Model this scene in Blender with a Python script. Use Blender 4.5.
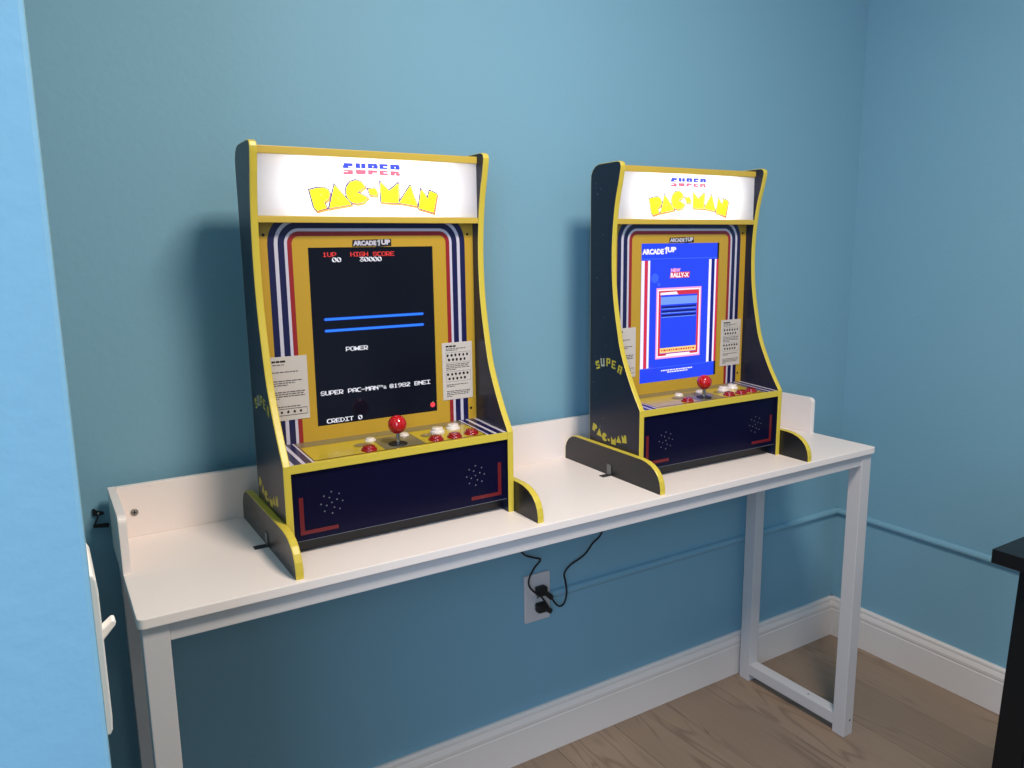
import bpy, bmesh, math, random
from mathutils import Matrix, Vector
from mathutils.geometry import delaunay_2d_cdt

# ------------------------------------------------------------------ scene, camera, light
for o in list(bpy.data.objects):
    bpy.data.objects.remove(o, do_unlink=True)
SC = bpy.context.scene
COL = SC.collection
SC.view_settings.view_transform = 'Standard'
SC.view_settings.look = 'None'
SC.view_settings.gamma = 1.0
SC.view_settings.use_curve_mapping = False
SC.view_settings.exposure = 0.08

CAM_POS = Vector((-0.0730, -1.4636, 1.2451))
YAW, PITCH, ROLL, FPX = -0.5490, -0.1760, -0.0128, 776.05
fw = Vector((-math.sin(YAW) * math.cos(PITCH), math.cos(YAW) * math.cos(PITCH), math.sin(PITCH)))
rt = Vector((math.cos(YAW), math.sin(YAW), 0))
up = rt.cross(fw)
r2 = rt * math.cos(ROLL) + up * math.sin(ROLL)
u2 = -rt * math.sin(ROLL) + up * math.cos(ROLL)
cd = bpy.data.cameras.new('camera')
cd.sensor_fit = 'HORIZONTAL'
cd.sensor_width = 36.0
cd.lens = FPX * 36.0 / 1024.0
cd.clip_start = 0.02
cam = bpy.data.objects.new('camera', cd)
COL.objects.link(cam)
cam.matrix_world = Matrix(((r2.x, u2.x, -fw.x, CAM_POS.x), (r2.y, u2.y, -fw.y, CAM_POS.y), (r2.z, u2.z, -fw.z, CAM_POS.z), (0, 0, 0, 1)))
SC.camera = cam

W = bpy.data.worlds.new('world')
SC.world = W
W.use_nodes = True
W.node_tree.nodes['Background'].inputs[0].default_value = (0.50, 0.76, 1.0, 1)
W.node_tree.nodes['Background'].inputs[1].default_value = 0.27


def area(name, loc, target, size, power, color, size_y=None):
    l = bpy.data.lights.new(name, 'AREA')
    l.energy = power
    l.color = color
    l.size = size
    if size_y:
        l.shape = 'RECTANGLE'
        l.size_y = size_y
    o = bpy.data.objects.new(name, l)
    COL.objects.link(o)
    o.location = loc
    o.rotation_euler = (Vector(target) - Vector(loc)).to_track_quat('-Z', 'Y').to_euler()
    return o


# the ceiling lamp of the games room, out of frame above
area('ceiling_lamp_light', (0.68, -1.24, 2.32), (0.68, -1.24, 0), 0.40, 34, (1.0, 0.86, 0.73))
# further ceiling lamp deeper in the room behind the viewer
area('rear_ceiling_lamp_light', (0.9, -3.4, 2.34), (0.9, -3.2, 0), 0.6, 8, (1.0, 0.93, 0.82))
# daylight from the window of the space the viewer stands in
area('window_daylight', (-1.0, -2.4, 1.6), (-0.9, -1.0, 1.45), 1.0, 38, (0.52, 0.71, 1.0), 1.4)

# ------------------------------------------------------------------ helpers


def lin(c):
    c = c / 255.0
    return c / 12.92 if c <= 0.04045 else ((c + 0.055) / 1.055) ** 2.4


def S(r, g, b):
    return (lin(r), lin(g), lin(b), 1.0)


MATS = {}


def mat(name, col, rough=0.5, metal=0.0, spec=0.5, coat=0.0, emit=None, estr=0.0, bump=None, trans=0.0):
    m = bpy.data.materials.new(name)
    m.use_nodes = True
    nt = m.node_tree
    b = nt.nodes['Principled BSDF']
    b.inputs['Base Color'].default_value = col
    b.inputs['Roughness'].default_value = rough
    b.inputs['Metallic'].default_value = metal
    b.inputs['Specular IOR Level'].default_value = spec
    b.inputs['Coat Weight'].default_value = coat
    b.inputs['Coat Roughness'].default_value = 0.08
    if trans:
        b.inputs['Transmission Weight'].default_value = trans
    if emit:
        b.inputs['Emission Color'].default_value = emit
        b.inputs['Emission Strength'].default_value = estr
    if bump:
        sc, st, dist = bump
        tc = nt.nodes.new('ShaderNodeTexCoord')
        n = nt.nodes.new('ShaderNodeTexNoise')
        n.inputs['Scale'].default_value = sc
        n.inputs['Detail'].default_value = 3
        bp = nt.nodes.new('ShaderNodeBump')
        bp.inputs['Strength'].default_value = st
        bp.inputs['Distance'].default_value = dist
        nt.links.new(tc.outputs['Object'], n.inputs['Vector'])
        nt.links.new(n.outputs['Fac'], bp.inputs['Height'])
        nt.links.new(bp.outputs['Normal'], b.inputs['Normal'])
    MATS[name] = m
    return m


mat('wall_paint', (0.205, 0.405, 0.520, 1), 0.62, spec=0.3, bump=(70, 0.25, 0.002))
mat('wall_paint_trim', (0.205, 0.405, 0.520, 1), 0.45, spec=0.4)
mat('ceiling_paint', S(235, 232, 226), 0.9, bump=(60, 0.2, 0.002))
mat('white_trim', S(226, 219, 214), 0.42, bump=(30, 0.05, 0.001))
mat('desk_white', S(241, 231, 226), 0.38, bump=(90, 0.04, 0.0005))
mat('desk_leg_white', S(205, 202, 203), 0.35)
mat('panel_black', (0.007, 0.008, 0.011, 1), 0.33, spec=0.5)
mat('panel_navy', (0.007, 0.010, 0.028, 1), 0.32, spec=0.4)
mat('front_navy', (0.0035, 0.0035, 0.022, 1), 0.30, spec=0.14)
mat('edge_yellow', S(210, 188, 66), 0.38)
mat('marquee_yellow', S(200, 170, 66), 0.42)
mat('bezel_yellow', S(194, 154, 46), 0.35, coat=0.2)
mat('panel_yellow', S(192, 168, 48), 0.30, coat=0.4)
mat('print_yellow', S(205, 185, 50), 0.4)
mat('print_pale', S(190, 190, 165), 0.45)
mat('print_navy', S(24, 22, 72), 0.35, coat=0.25)
mat('print_white', S(205, 200, 215), 0.35, coat=0.25)
mat('print_red', S(150, 32, 36), 0.35, coat=0.25)
mat('print_darkred', S(105, 22, 28), 0.35)
mat('print_brown', S(92, 66, 30), 0.35, coat=0.3)
mat('print_and_shade_grey', S(120, 112, 84), 0.3, coat=0.4)
mat('print_black', S(20, 18, 18), 0.5)
mat('card_paper', S(206, 198, 190), 0.5)
mat('card_line', S(92, 84, 82), 0.6)
mat('speck', S(120, 125, 140), 0.5)
mat('speck_bright', S(185, 190, 200), 0.4)
mat('stick_red', S(190, 16, 22), 0.16, coat=0.6)
mat('button_red', S(146, 14, 16), 0.22, coat=0.4)
mat('button_white', S(225, 215, 205), 0.25, coat=0.3)
mat('rubber_black', S(14, 14, 15), 0.55)
mat('chrome', S(200, 200, 200), 0.18, metal=1.0)
mat('bracket_lit_metal', S(120, 122, 124), 0.35, metal=0.8)
mat('bracket_dark', S(40, 42, 46), 0.5)
mat('outlet_white', S(205, 200, 200), 0.4)
mat('switch_white', S(238, 236, 232), 0.35)
mat('hole_dark', S(12, 12, 12), 0.7)
mat('table_black', S(12, 12, 15), 0.42, spec=0.35)
mat('screw_metal', S(150, 146, 140), 0.4, metal=0.7)
# light-giving: the backlit marquee and the two screens


def acrylic(name, c, tr=0.85):
    """printed translucent acrylic: diffuse on the face, lets the lamp behind shine through"""
    m = bpy.data.materials.new(name)
    m.use_nodes = True
    nt = m.node_tree
    b = nt.nodes['Principled BSDF']
    b.inputs['Base Color'].default_value = S(*c)
    b.inputs['Roughness'].default_value = 0.25
    t = nt.nodes.new('ShaderNodeBsdfTranslucent')
    t.inputs['Color'].default_value = S(*c)
    mx = nt.nodes.new('ShaderNodeMixShader')
    mx.inputs[0].default_value = tr
    nt.links.new(b.outputs[0], mx.inputs[1]); nt.links.new(t.outputs[0], mx.inputs[2])
    nt.links.new(mx.outputs[0], nt.nodes['Material Output'].inputs['Surface'])
    MATS[name] = m


acrylic('marquee_lit', (246, 245, 250))
acrylic('lit_yellow', (250, 226, 30))
acrylic('lit_blue', (40, 52, 185))
acrylic('lit_red', (205, 70, 88))
acrylic('lit_outline', (58, 54, 92))
acrylic('lit_shadow', (196, 120, 52))
mat('lightbox_white', S(235, 235, 235), 0.7)


def lit(name, c, s=1.0, rough=0.12, base=None):
    return mat(name, base or (0.004, 0.004, 0.006, 1), rough, emit=S(*c), estr=s, spec=0.35)


lit('scr_dark', (8, 10, 24), 0.8)
lit('scr_white', (240, 240, 250), 1.0)
lit('scr_red', (235, 65, 60), 1.0)
lit('scr_bluebar', (45, 125, 245), 1.1)
lit('scr_darkblue', (30, 40, 160), 0.9)
lit('scr_fruit', (250, 70, 80), 1.0)
lit('scr_green', (90, 200, 90), 0.8)
lit('menu_blue', (38, 70, 245), 1.0)
lit('menu_midblue', (60, 100, 250), 1.0)
lit('menu_pale', (120, 160, 255), 1.0)
lit('menu_deep', (14, 22, 120), 1.0)
lit('menu_white', (246, 240, 255), 1.05)
lit('menu_red', (215, 45, 70), 1.0)
lit('menu_pink', (250, 165, 215), 1.05)
lit('menu_cream', (255, 215, 130), 1.05)


def wood_material():
    m = bpy.data.materials.new('floor_wood')
    m.use_nodes = True
    nt = m.node_tree
    b = nt.nodes['Principled BSDF']
    tc = nt.nodes.new('ShaderNodeTexCoord')
    oi = nt.nodes.new('ShaderNodeObjectInfo')
    sc = nt.nodes.new('ShaderNodeVectorMath'); sc.operation = 'SCALE'
    cb = nt.nodes.new('ShaderNodeCombineXYZ')
    mul = nt.nodes.new('ShaderNodeMath'); mul.operation = 'MULTIPLY'; mul.inputs[1].default_value = 37.0
    nt.links.new(oi.outputs['Random'], mul.inputs[0])
    nt.links.new(mul.outputs[0], cb.inputs['X']); nt.links.new(mul.outputs[0], cb.inputs['Y'])
    add = nt.nodes.new('ShaderNodeVectorMath'); add.operation = 'ADD'
    nt.links.new(tc.outputs['Object'], add.inputs[0]); nt.links.new(cb.outputs[0], add.inputs[1])
    mp = nt.nodes.new('ShaderNodeMapping'); mp.inputs['Scale'].default_value = (7.0, 1.0, 1.0)
    nt.links.new(add.outputs[0], mp.inputs['Vector'])
    # cathedral grain: contours of a stretched noise field
    n1 = nt.nodes.new('ShaderNodeTexNoise'); n1.inputs['Scale'].default_value = 1.3; n1.inputs['Detail'].default_value = 2.0; n1.inputs['Distortion'].default_value = 0.4
    nt.links.new(mp.outputs[0], n1.inputs['Vector'])
    k = nt.nodes.new('ShaderNodeMath'); k.operation = 'MULTIPLY'; k.inputs[1].default_value = 26.0
    nt.links.new(n1.outputs['Fac'], k.inputs[0])
    fr = nt.nodes.new('ShaderNodeMath'); fr.operation = 'PINGPONG'; fr.inputs[1].default_value = 1.0
    nt.links.new(k.outputs[0], fr.inputs[0])
    mp2 = nt.nodes.new('ShaderNodeMapping'); mp2.inputs['Scale'].default_value = (160.0, 6.0, 1.0)
    nt.links.new(add.outputs[0], mp2.inputs['Vector'])
    n2 = nt.nodes.new('ShaderNodeTexNoise'); n2.inputs['Scale'].default_value = 1.0; n2.inputs['Detail'].default_value = 4.0
    nt.links.new(mp2.outputs[0], n2.inputs['Vector'])
    n3 = nt.nodes.new('ShaderNodeTexNoise'); n3.inputs['Scale'].default_value = 1.6; n3.inputs['Detail'].default_value = 2.0
    nt.links.new(mp.outputs[0], n3.inputs['Vector'])
    r1 = nt.nodes.new('ShaderNodeValToRGB')
    r1.color_ramp.elements[0].position = 0.0; r1.color_ramp.elements[0].color = S(119, 100, 84)
    r1.color_ramp.elements[1].position = 0.45; r1.color_ramp.elements[1].color = S(142, 122, 104)
    nt.links.new(fr.outputs[0], r1.inputs[0])
    mx = nt.nodes.new('ShaderNodeMix'); mx.data_type = 'RGBA'; mx.blend_type = 'MIX'
    r3 = nt.nodes.new('ShaderNodeValToRGB')
    r3.color_ramp.elements[0].position = 0.46; r3.color_ramp.elements[1].position = 0.58
    nt.links.new(n3.outputs['Fac'], r3.inputs[0])
    nt.links.new(r3.outputs[0], mx.inputs[0])
    mx.inputs[6].default_value = S(139, 119, 101)
    nt.links.new(r1.outputs[0], mx.inputs[7])
    mx2 = nt.nodes.new('ShaderNodeMix'); mx2.data_type = 'RGBA'; mx2.blend_type = 'MULTIPLY'; mx2.inputs[0].default_value = 0.22
    nt.links.new(mx.outputs[2], mx2.inputs[6]); nt.links.new(n2.outputs['Fac'], mx2.inputs[7])
    hs = nt.nodes.new('ShaderNodeHueSaturation')
    mr = nt.nodes.new('ShaderNodeMapRange'); mr.inputs['To Min'].default_value = 1.12; mr.inputs['To Max'].default_value = 1.3
    nt.links.new(oi.outputs['Random'], mr.inputs[0]); nt.links.new(mr.outputs[0], hs.inputs['Value'])
    nt.links.new(mx2.outputs[2], hs.inputs['Color'])
    nt.links.new(hs.outputs[0], b.inputs['Base Color'])
    b.inputs['Roughness'].default_value = 0.48
    bp = nt.nodes.new('ShaderNodeBump'); bp.inputs['Strength'].default_value = 0.15; bp.inputs['Distance'].default_value = 0.001
    nt.links.new(n2.outputs['Fac'], bp.inputs['Height']); nt.links.new(bp.outputs[0], b.inputs['Normal'])
    MATS['floor_wood'] = m


wood_material()


class MB:
    """collects shapes, then becomes ONE mesh object"""

    def __init__(self):
        self.v = []; self.f = []; self.m = []; self.mats = []; self.sm = []

    def mi(self, name):
        if name not in self.mats:
            self.mats.append(name)
        return self.mats.index(name)

    def add(self, vs, fs, m, smooth=False):
        o = len(self.v)
        self.v += [tuple(p) for p in vs]
        i = self.mi(m)
        for f in fs:
            self.f.append([o + k for k in f]); self.m.append(i); self.sm.append(smooth)
        return self

    def box(self, x0, x1, y0, y1, z0, z1, m, bev=0.0):
        bm = bmesh.new()
        bmesh.ops.create_cube(bm, size=1)
        for v in bm.verts:
            v.co = Vector(((x0 + x1) / 2 + v.co.x * (x1 - x0), (y0 + y1) / 2 + v.co.y * (y1 - y0), (z0 + z1) / 2 + v.co.z * (z1 - z0)))
        if bev:
            bmesh.ops.bevel(bm, geom=list(bm.edges), offset=bev, segments=2, profile=0.6, affect='EDGES')
        return self.bm(bm, m)

    def bm(self, bm, m, smooth=False):
        bm.verts.index_update()
        self.add([v.co[:] for v in bm.verts], [[v.index for v in f.verts] for f in bm.faces], m, smooth)
        bm.free()
        return self

    def prism(self, pts, axis, a, b, m, bev=0.0):
        """polygon pts extruded along axis from a to b; pts are (y,z) for x, (x,z) for y, (x,y) for z"""
        def P(p, t):
            return {'x': (t, p[0], p[1]), 'y': (p[0], t, p[1]), 'z': (p[0], p[1], t)}[axis]
        bm = bmesh.new()
        va = [bm.verts.new(P(p, a)) for p in pts]
        vb = [bm.verts.new(P(p, b)) for p in pts]
        bm.faces.new(va); bm.faces.new(vb[::-1])
        n = len(pts)
        for i in range(n):
            bm.faces.new((va[i], vb[i], vb[(i + 1) % n], va[(i + 1) % n]))
        bmesh.ops.recalc_face_normals(bm, faces=list(bm.faces))
        if bev:
            es = [e for e in bm.edges if len(set(round((v.co[{'x': 0, 'y': 1, 'z': 2}[axis]]) * 1e6) for v in e.verts)) == 1]
            bmesh.ops.bevel(bm, geom=es, offset=bev, segments=2, profile=0.6, affect='EDGES')
        return self.bm(bm, m)

    def lathe(self, prof, c, m, seg=24, axis='z'):
        """prof: (radius, height)"""
        vs = []; fs = []
        for r, h in prof:
            for k in range(seg):
                a = 2 * math.pi * k / seg
                if axis == 'z':
                    vs.append((c[0] + r * math.cos(a), c[1] + r * math.sin(a), c[2] + h))
                elif axis == 'y':
                    vs.append((c[0] + r * math.cos(a), c[1] - h, c[2] + r * math.sin(a)))
                else:
                    vs.append((c[0] + h, c[1] + r * math.cos(a), c[2] + r * math.sin(a)))
        for i in range(len(prof) - 1):
            for k in range(seg):
                fs.append((i * seg + k, i * seg + (k + 1) % seg, (i + 1) * seg + (k + 1) % seg, (i + 1) * seg + k))
        self.add(vs, fs, m, True)
        self.add([vs[k] for k in range(seg)], [list(range(seg))[::-1]], m)
        self.add([vs[(len(prof) - 1) * seg + k] for k in range(seg)], [list(range(seg))], m)
        return self

    def sphere(self, c, r, m, nu=24, nv=14):
        prof = [(max(1e-5, r * math.sin(math.pi * j / nv)), -r * math.cos(math.pi * j / nv)) for j in range(nv + 1)]
        return self.lathe(prof, c, m, nu)

    def tube(self, path, rad, m, seg=8):
        pts = [Vector(p) for p in path]
        vs = []; fs = []
        prev = None
        for i, p in enumerate(pts):
            t = (pts[min(i + 1, len(pts) - 1)] - pts[max(i - 1, 0)]).normalized()
            if prev is None:
                n = t.orthogonal().normalized()
            else:
                n = (prev - t * prev.dot(t)).normalized()
            prev = n
            b = t.cross(n)
            for k in range(seg):
                a = 2 * math.pi * k / seg
                vs.append(p + (n * math.cos(a) + b * math.sin(a)) * rad)
        for i in range(len(pts) - 1):
            for k in range(seg):
                fs.append((i * seg + k, i * seg + (k + 1) % seg, (i + 1) * seg + (k + 1) % seg, (i + 1) * seg + k))
        self.add(vs, fs, m, True)
        self.add([vs[k] for k in range(seg)], [list(range(seg))[::-1]], m)
        self.add(vs[-seg:], [list(range(seg))], m)
        return self

    def flat(self, pts, fr, h, m):
        """flat print: polygon pts (u,v) on the frame fr at height h above the surface"""
        O, U, V, N = fr
        self.add([O + U * u + V * v + N * h for u, v in pts], [list(range(len(pts)))], m)
        return self

    def rect(self, u0, u1, v0, v1, fr, h, m):
        return self.flat([(u0, v0), (u1, v0), (u1, v1), (u0, v1)], fr, h, m)

    def build(self, name, parent=None, weld=False):
        me = bpy.data.meshes.new(name)
        me.from_pydata([tuple(p) for p in self.v], [], self.f)
        for n in self.mats:
            me.materials.append(MATS[n])
        for p, i, s in zip(me.polygons, self.m, self.sm):
            p.material_index = i
            p.use_smooth = s
        me.validate()
        me.update()
        if weld:
            bm = bmesh.new(); bm.from_mesh(me)
            bmesh.ops.remove_doubles(bm, verts=list(bm.verts), dist=1e-6)
            bm.to_mesh(me); bm.free()
        o = bpy.data.objects.new(name, me)
        COL.objects.link(o)
        if parent:
            o.parent = parent
        return o


def empty(name, loc, label, cat, group=None):
    o = bpy.data.objects.new(name, None)
    o.empty_display_size = 0.05
    COL.objects.link(o)
    o.location = loc
    o['label'] = label
    o['category'] = cat
    if group:
        o['group'] = group
    return o


def struct(o, label, cat):
    o['kind'] = 'structure'
    o['label'] = label
    o['category'] = cat
    return o


def catmull(pts, n=6):
    out = []
    for i in range(len(pts) - 1):
        p0 = pts[max(i - 1, 0)]; p1 = pts[i]; p2 = pts[i + 1]; p3 = pts[min(i + 2, len(pts) - 1)]
        for k in range(n):
            t = k / n
            out.append(tuple(0.5 * ((2 * b) + (c - a) * t + (2 * a - 5 * b + 4 * c - d) * t * t + (-a + 3 * b - 3 * c + d) * t ** 3) for a, b, c, d in zip(p0, p1, p2, p3)))
    out.append(tuple(pts[-1]))
    return out


def arc(cx, cy, r, a0, a1, n=6):
    return [(cx + r * math.cos(math.radians(a0 + (a1 - a0) * k / n)), cy + r * math.sin(math.radians(a0 + (a1 - a0) * k / n))) for k in range(n + 1)]


def offset_poly(pts, d):
    """grow a polygon outwards by d (mitred, limited)"""
    A = sum(a[0] * b[1] - b[0] * a[1] for a, b in zip(pts, pts[1:] + pts[:1]))
    s = 1 if A > 0 else -1
    out = []
    n = len(pts)
    for i in range(n):
        p = Vector(pts[i]); a = (p - Vector(pts[i - 1])).normalized(); b = (Vector(pts[(i + 1) % n]) - p).normalized()
        na = Vector((a.y, -a.x)) * s; nb = Vector((b.y, -b.x)) * s
        k = na + nb
        L = max(k.length_squared / 2, 0.35)
        q = p + k * (d / L)
        out.append((q.x, q.y))
    return out


# ------------------------------------------------------------------ the room
XC, XL = 2.0187, -0.0615          # right wall, alcove side of the left wall
YF = -0.9636                      # near end of the left wall
CEIL = 2.42
struct(MB().box(-2.6, XC + 0.12, 0, 0.12, 0, CEIL, 'wall_paint').build('wall_back'), 'blue painted back wall behind the white desk', 'wall')
struct(MB().box(XC, XC + 0.12, -4.2, 0, 0, CEIL, 'wall_paint').build('wall_right'), 'blue painted side wall to the right of the desk', 'wall')
struct(MB().box(-2.6, XL, YF, 0, 0, CEIL, 'wall_paint', 0.003).build('wall_left'), 'bright blue wall end close to the viewer at the left edge', 'wall')
struct(MB().box(-2.6, XC + 0.12, -4.2, 0.12, CEIL, CEIL + 0.1, 'ceiling_paint').build('ceiling'), 'plain white ceiling above the games room', 'ceiling')
fl = struct(MB().box(-2.6, XC + 0.12, -4.2, 0.12, -0.08, -0.006, 'hole_dark').build('floor'), 'brown grey wood plank floor with grain', 'floor')
PW, PL = 0.182, 1.22
random.seed(4)
plank_meshes = {}
ncol = int((XC + 2.6) / PW) + 1
for c in range(ncol):
    x1 = XC - 0.06 - (c - 0.35) * PW
    x1c = min(x1, XC); x0c = max(x1 - PW, -2.6)
    if x1c - x0c < 0.01:
        continue
    y = 0.0 + random.random() * 0.9
    first = True
    while y > -4.2:
        ya = min(y, 0.0); yb = max(y - PL, -4.2)
        if ya - yb > 0.02:
            key = (round(x1c - x0c, 4), round(ya - yb, 4))
            if key not in plank_meshes:
                o = MB().box(-key[0] / 2 + 0.0006, key[0] / 2 - 0.0006, -key[1] / 2 + 0.0006, key[1] / 2 - 0.0006, -0.006, 0, 'floor_wood', 0.0008).build('plank', fl)
                plank_meshes[key] = o.data
            else:
                o = bpy.data.objects.new('plank', plank_meshes[key]); COL.objects.link(o); o.parent = fl
            o.location = ((x0c + x1c) / 2, (ya + yb) / 2, 0)
        y -= PL

# baseboards: flat board, ogee cap
BBP = [(0, 0), (0.0150, 0), (0.0150, 0.088), (0.0138, 0.0905), (0.0138, 0.093), (0.0150, 0.0955), (0.0150, 0.103), (0.0115, 0.112), (0.0100, 0.1145), (0.0112, 0.117), (0.0105, 0.1225), (0.006, 0.1265), (0, 0.1265)]
struct(MB().prism([(-d, z) for d, z in BBP], 'x', XL, XC, 'white_trim').build('baseboard_back'), 'white moulded baseboard along the back wall', 'baseboard')
struct(MB().prism([(XC - d, z) for d, z in BBP], 'y', -4.2, -0.0, 'white_trim').build('baseboard_right'), 'white moulded baseboard along the right wall', 'baseboard')

# wall-coloured cable raceway running round the corner
ZR = 0.4209
RP = [(0, -0.020), (0.007, -0.0185), (0.0115, -0.013), (0.012, -0.008), (0.0095, -0.002), (0.005, 0.0), (0, 0.0)]
struct(MB().prism([(-d, ZR + z) for d, z in RP], 'x', 0.918, XC, 'wall_paint_trim').build('trim_1'), 'thin blue painted raceway on back wall running from the outlet', 'trim')
struct(MB().prism([(XC - d, ZR + z) for d, z in RP], 'y', -4.2, 0, 'wall_paint_trim').build('trim_2'), 'thin blue painted raceway along the right wall', 'trim')

# ------------------------------------------------------------------ the desk
DL, DH = 1.6104, 0.76
DYB, DYF = -0.0268, -0.3810
TH = 0.0145
desk = empty('console_desk', (0, 0, 0), 'long narrow white desk with low raised rear edge, under the arcade cabinets', 'desk')
r = 0.009
top = [(0, DYB), (0, DYF + r)] + arc(r, DYF + r, r, 180, 270)[1:] + arc(DL - r, DYF + r, r, 270, 360) + [(DL, DYB)]
MB().prism(top, 'z', DH - TH, DH, 'desk_white', 0.0012).build('desktop', desk)
HB = 0.0912
BT = 0.0117
MB().box(0.0125, DL - 0.0125, DYB - BT, DYB, DH, DH + HB, 'desk_white', 0.001).build('backsplash', desk)
SD = 0.1767
for x0, nm in ((0.0, 'side_panel'), (DL - 0.0122, 'side_panel')):
    y0 = DYB - SD
    rr = 0.012
    prof = [(DYB, DH), (DYB, DH + HB)] + arc(y0 + rr, DH + HB - rr, rr, 90, 180) + [(y0, DH)]
    MB().prism(prof, 'x', x0, x0 + 0.0122, 'desk_white', 0.001).build(nm, desk)
LW, INS = 0.0345, 0.005
yfl, ybl = DYF + 0.008, DYB - 0.001
for lx in (INS, DL - INS - LW):
    for y0 in (yfl, ybl - LW):
        g = MB().box(lx, lx + LW, y0, y0 + LW, 0.0, DH - TH, 'desk_leg_white', 0.0015)
        leg = g.build('leg', desk)
        if y0 == yfl:
            MB().lathe([(0.0028, -0.0002), (0.0028, 0.0004)], (lx + LW * 0.62, y0, 0.042), 'hole_dark', 10, 'y').build('screw_hole', leg)
# aprons and stretchers
az0, az1 = 0.7165, DH - TH
MB().box(INS + LW, DL - INS - LW, yfl + 0.002, yfl + 0.026, az0, az1, 'desk_leg_white', 0.001).build('front_rail', desk)
MB().box(INS + LW, DL - INS - LW, ybl - 0.026, ybl - 0.002, az0, az1, 'desk_leg_white', 0.001).build('rear_rail', desk)
for lx in (INS, DL - INS - LW):
    MB().box(lx + 0.002, lx + LW - 0.002, yfl + LW, ybl - LW, az0, az1, 'desk_leg_white', 0.001).build('side_rail', desk)
    g = MB().box(lx + 0.001, lx + LW - 0.001, yfl + LW, ybl - LW, 0.020, 0.052, 'desk_leg_white', 0.0015)
    st = g.build('stretcher', desk)
    MB().lathe([(0.0022, -0.0002), (0.0022, 0.0004)], (lx + LW * 0.5, -0.25, 0.0520), 'hole_dark', 10).build('screw_hole', st)
sc = MB().lathe([(0.0062, 0), (0.0062, 0.0012), (0.0048, 0.0018)], (0.0366, DYB - BT, 0.8038), 'screw_metal', 20, 'y')
sc.box(0.0366 - 0.0036, 0.0366 + 0.0036, DYB - BT - 0.0022, DYB - BT - 0.001, 0.8038 - 0.0007, 0.8038 + 0.0007, 'hole_dark')
sc.box(0.0366 - 0.0007, 0.0366 + 0.0007, DYB - BT - 0.0022, DYB - BT - 0.001, 0.8038 - 0.0036, 0.8038 + 0.0036, 'hole_dark')
sc.build('screw', desk)

# ------------------------------------------------------------------ lettering
FONT = {
    'A': ["01110", "11011", "10001", "10001", "11111", "10001", "10001"], 'B': ["11110", "10001", "10001", "11110", "10001", "10001", "11110"],
    'C': ["01111", "11000", "10000", "10000", "10000", "11000", "01111"], 'D': ["11100", "10010", "10001", "10001", "10001", "10010", "11100"],
    'E': ["11111", "10000", "10000", "11110", "10000", "10000", "11111"], 'G': ["01111", "10000", "10000", "10111", "10001", "10001", "01111"],
    'H': ["10001", "10001", "10001", "11111", "10001", "10001", "10001"], 'I': ["11111", "00100", "00100", "00100", "00100", "00100", "11111"],
    'L': ["10000", "10000", "10000", "10000", "10000", "10000", "11111"],
    'M': ["10001", "11011", "11111", "10101", "10001", "10001", "10001"], 'N': ["10001", "11001", "11101", "10111", "10011", "10001", "10001"],
    'O': ["01110", "10001", "10001", "10001", "10001", "10001", "01110"], 'P': ["11110", "10001", "10001", "10001", "11110", "10000", "10000"],
    'R': ["11110", "10001", "10001", "10011", "11100", "10110", "10011"], 'S': ["01110", "10001", "10000", "01110", "00001", "10001", "01110"],
    'T': ["11111", "00100", "00100", "00100", "00100", "00100", "00100"], 'U': ["10001", "10001", "10001", "10001", "10001", "10001", "01110"],
    'W': ["10001", "10001", "10101", "11111", "11111", "11011", "10001"], 'X': ["10001", "11011", "01110", "00100", "01110", "11011", "10001"],
    'Y': ["10001", "10001", "01010", "00100", "00100", "00100", "00100"],
    '0': ["01110", "10011", "10011", "10001", "11001", "11001", "01110"], '1': ["00100", "01100", "00100", "00100", "00100", "00100", "01110"],
    '2': ["01110", "10001", "00011", "00110", "01100", "11000", "11111"], '3': ["11111", "00010", "00100", "01110", "00001", "10001", "01110"],
    '8': ["01110", "10001", "10001", "01110", "10001", "10001", "01110"], '9': ["01110", "10001", "10001", "01111", "00001", "00010", "01100"],
    '-': ["00000", "00000", "00000", "11111", "00000", "00000", "00000"], '&': ["01100", "10010", "10010", "01100", "10101", "10010", "01101"],
    '\u00a9': ["01110", "10001", "10111", "10100", "10111", "10001", "01110"], '\u2122': ["11101", "01011", "01011", "00000", "00000", "00000", "00000"],
}


def pixel_text(mb, s, u, v, cw, ch, fr, h, m):
    """arcade-style bitmap text; (u,v) is the top left corner, cells cw x ch"""
    pw, ph = cw * 0.92 / 5, ch * 0.90 / 7
    for i, c in enumerate(s):
        g = FONT.get(c)
        if not g:
            continue
        for r_, row in enumerate(g):
            k = 0
            while k < 5:
                if row[k] == '1':
                    e = k
                    while e < 5 and row[e] == '1':
                        e += 1
                    mb.rect(u + i * cw + k * pw, u + i * cw + e * pw + pw * 0.12, v - (r_ + 1) * ph, v - r_ * ph, fr, h, m)
                    k = e
                else:
                    k += 1


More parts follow.
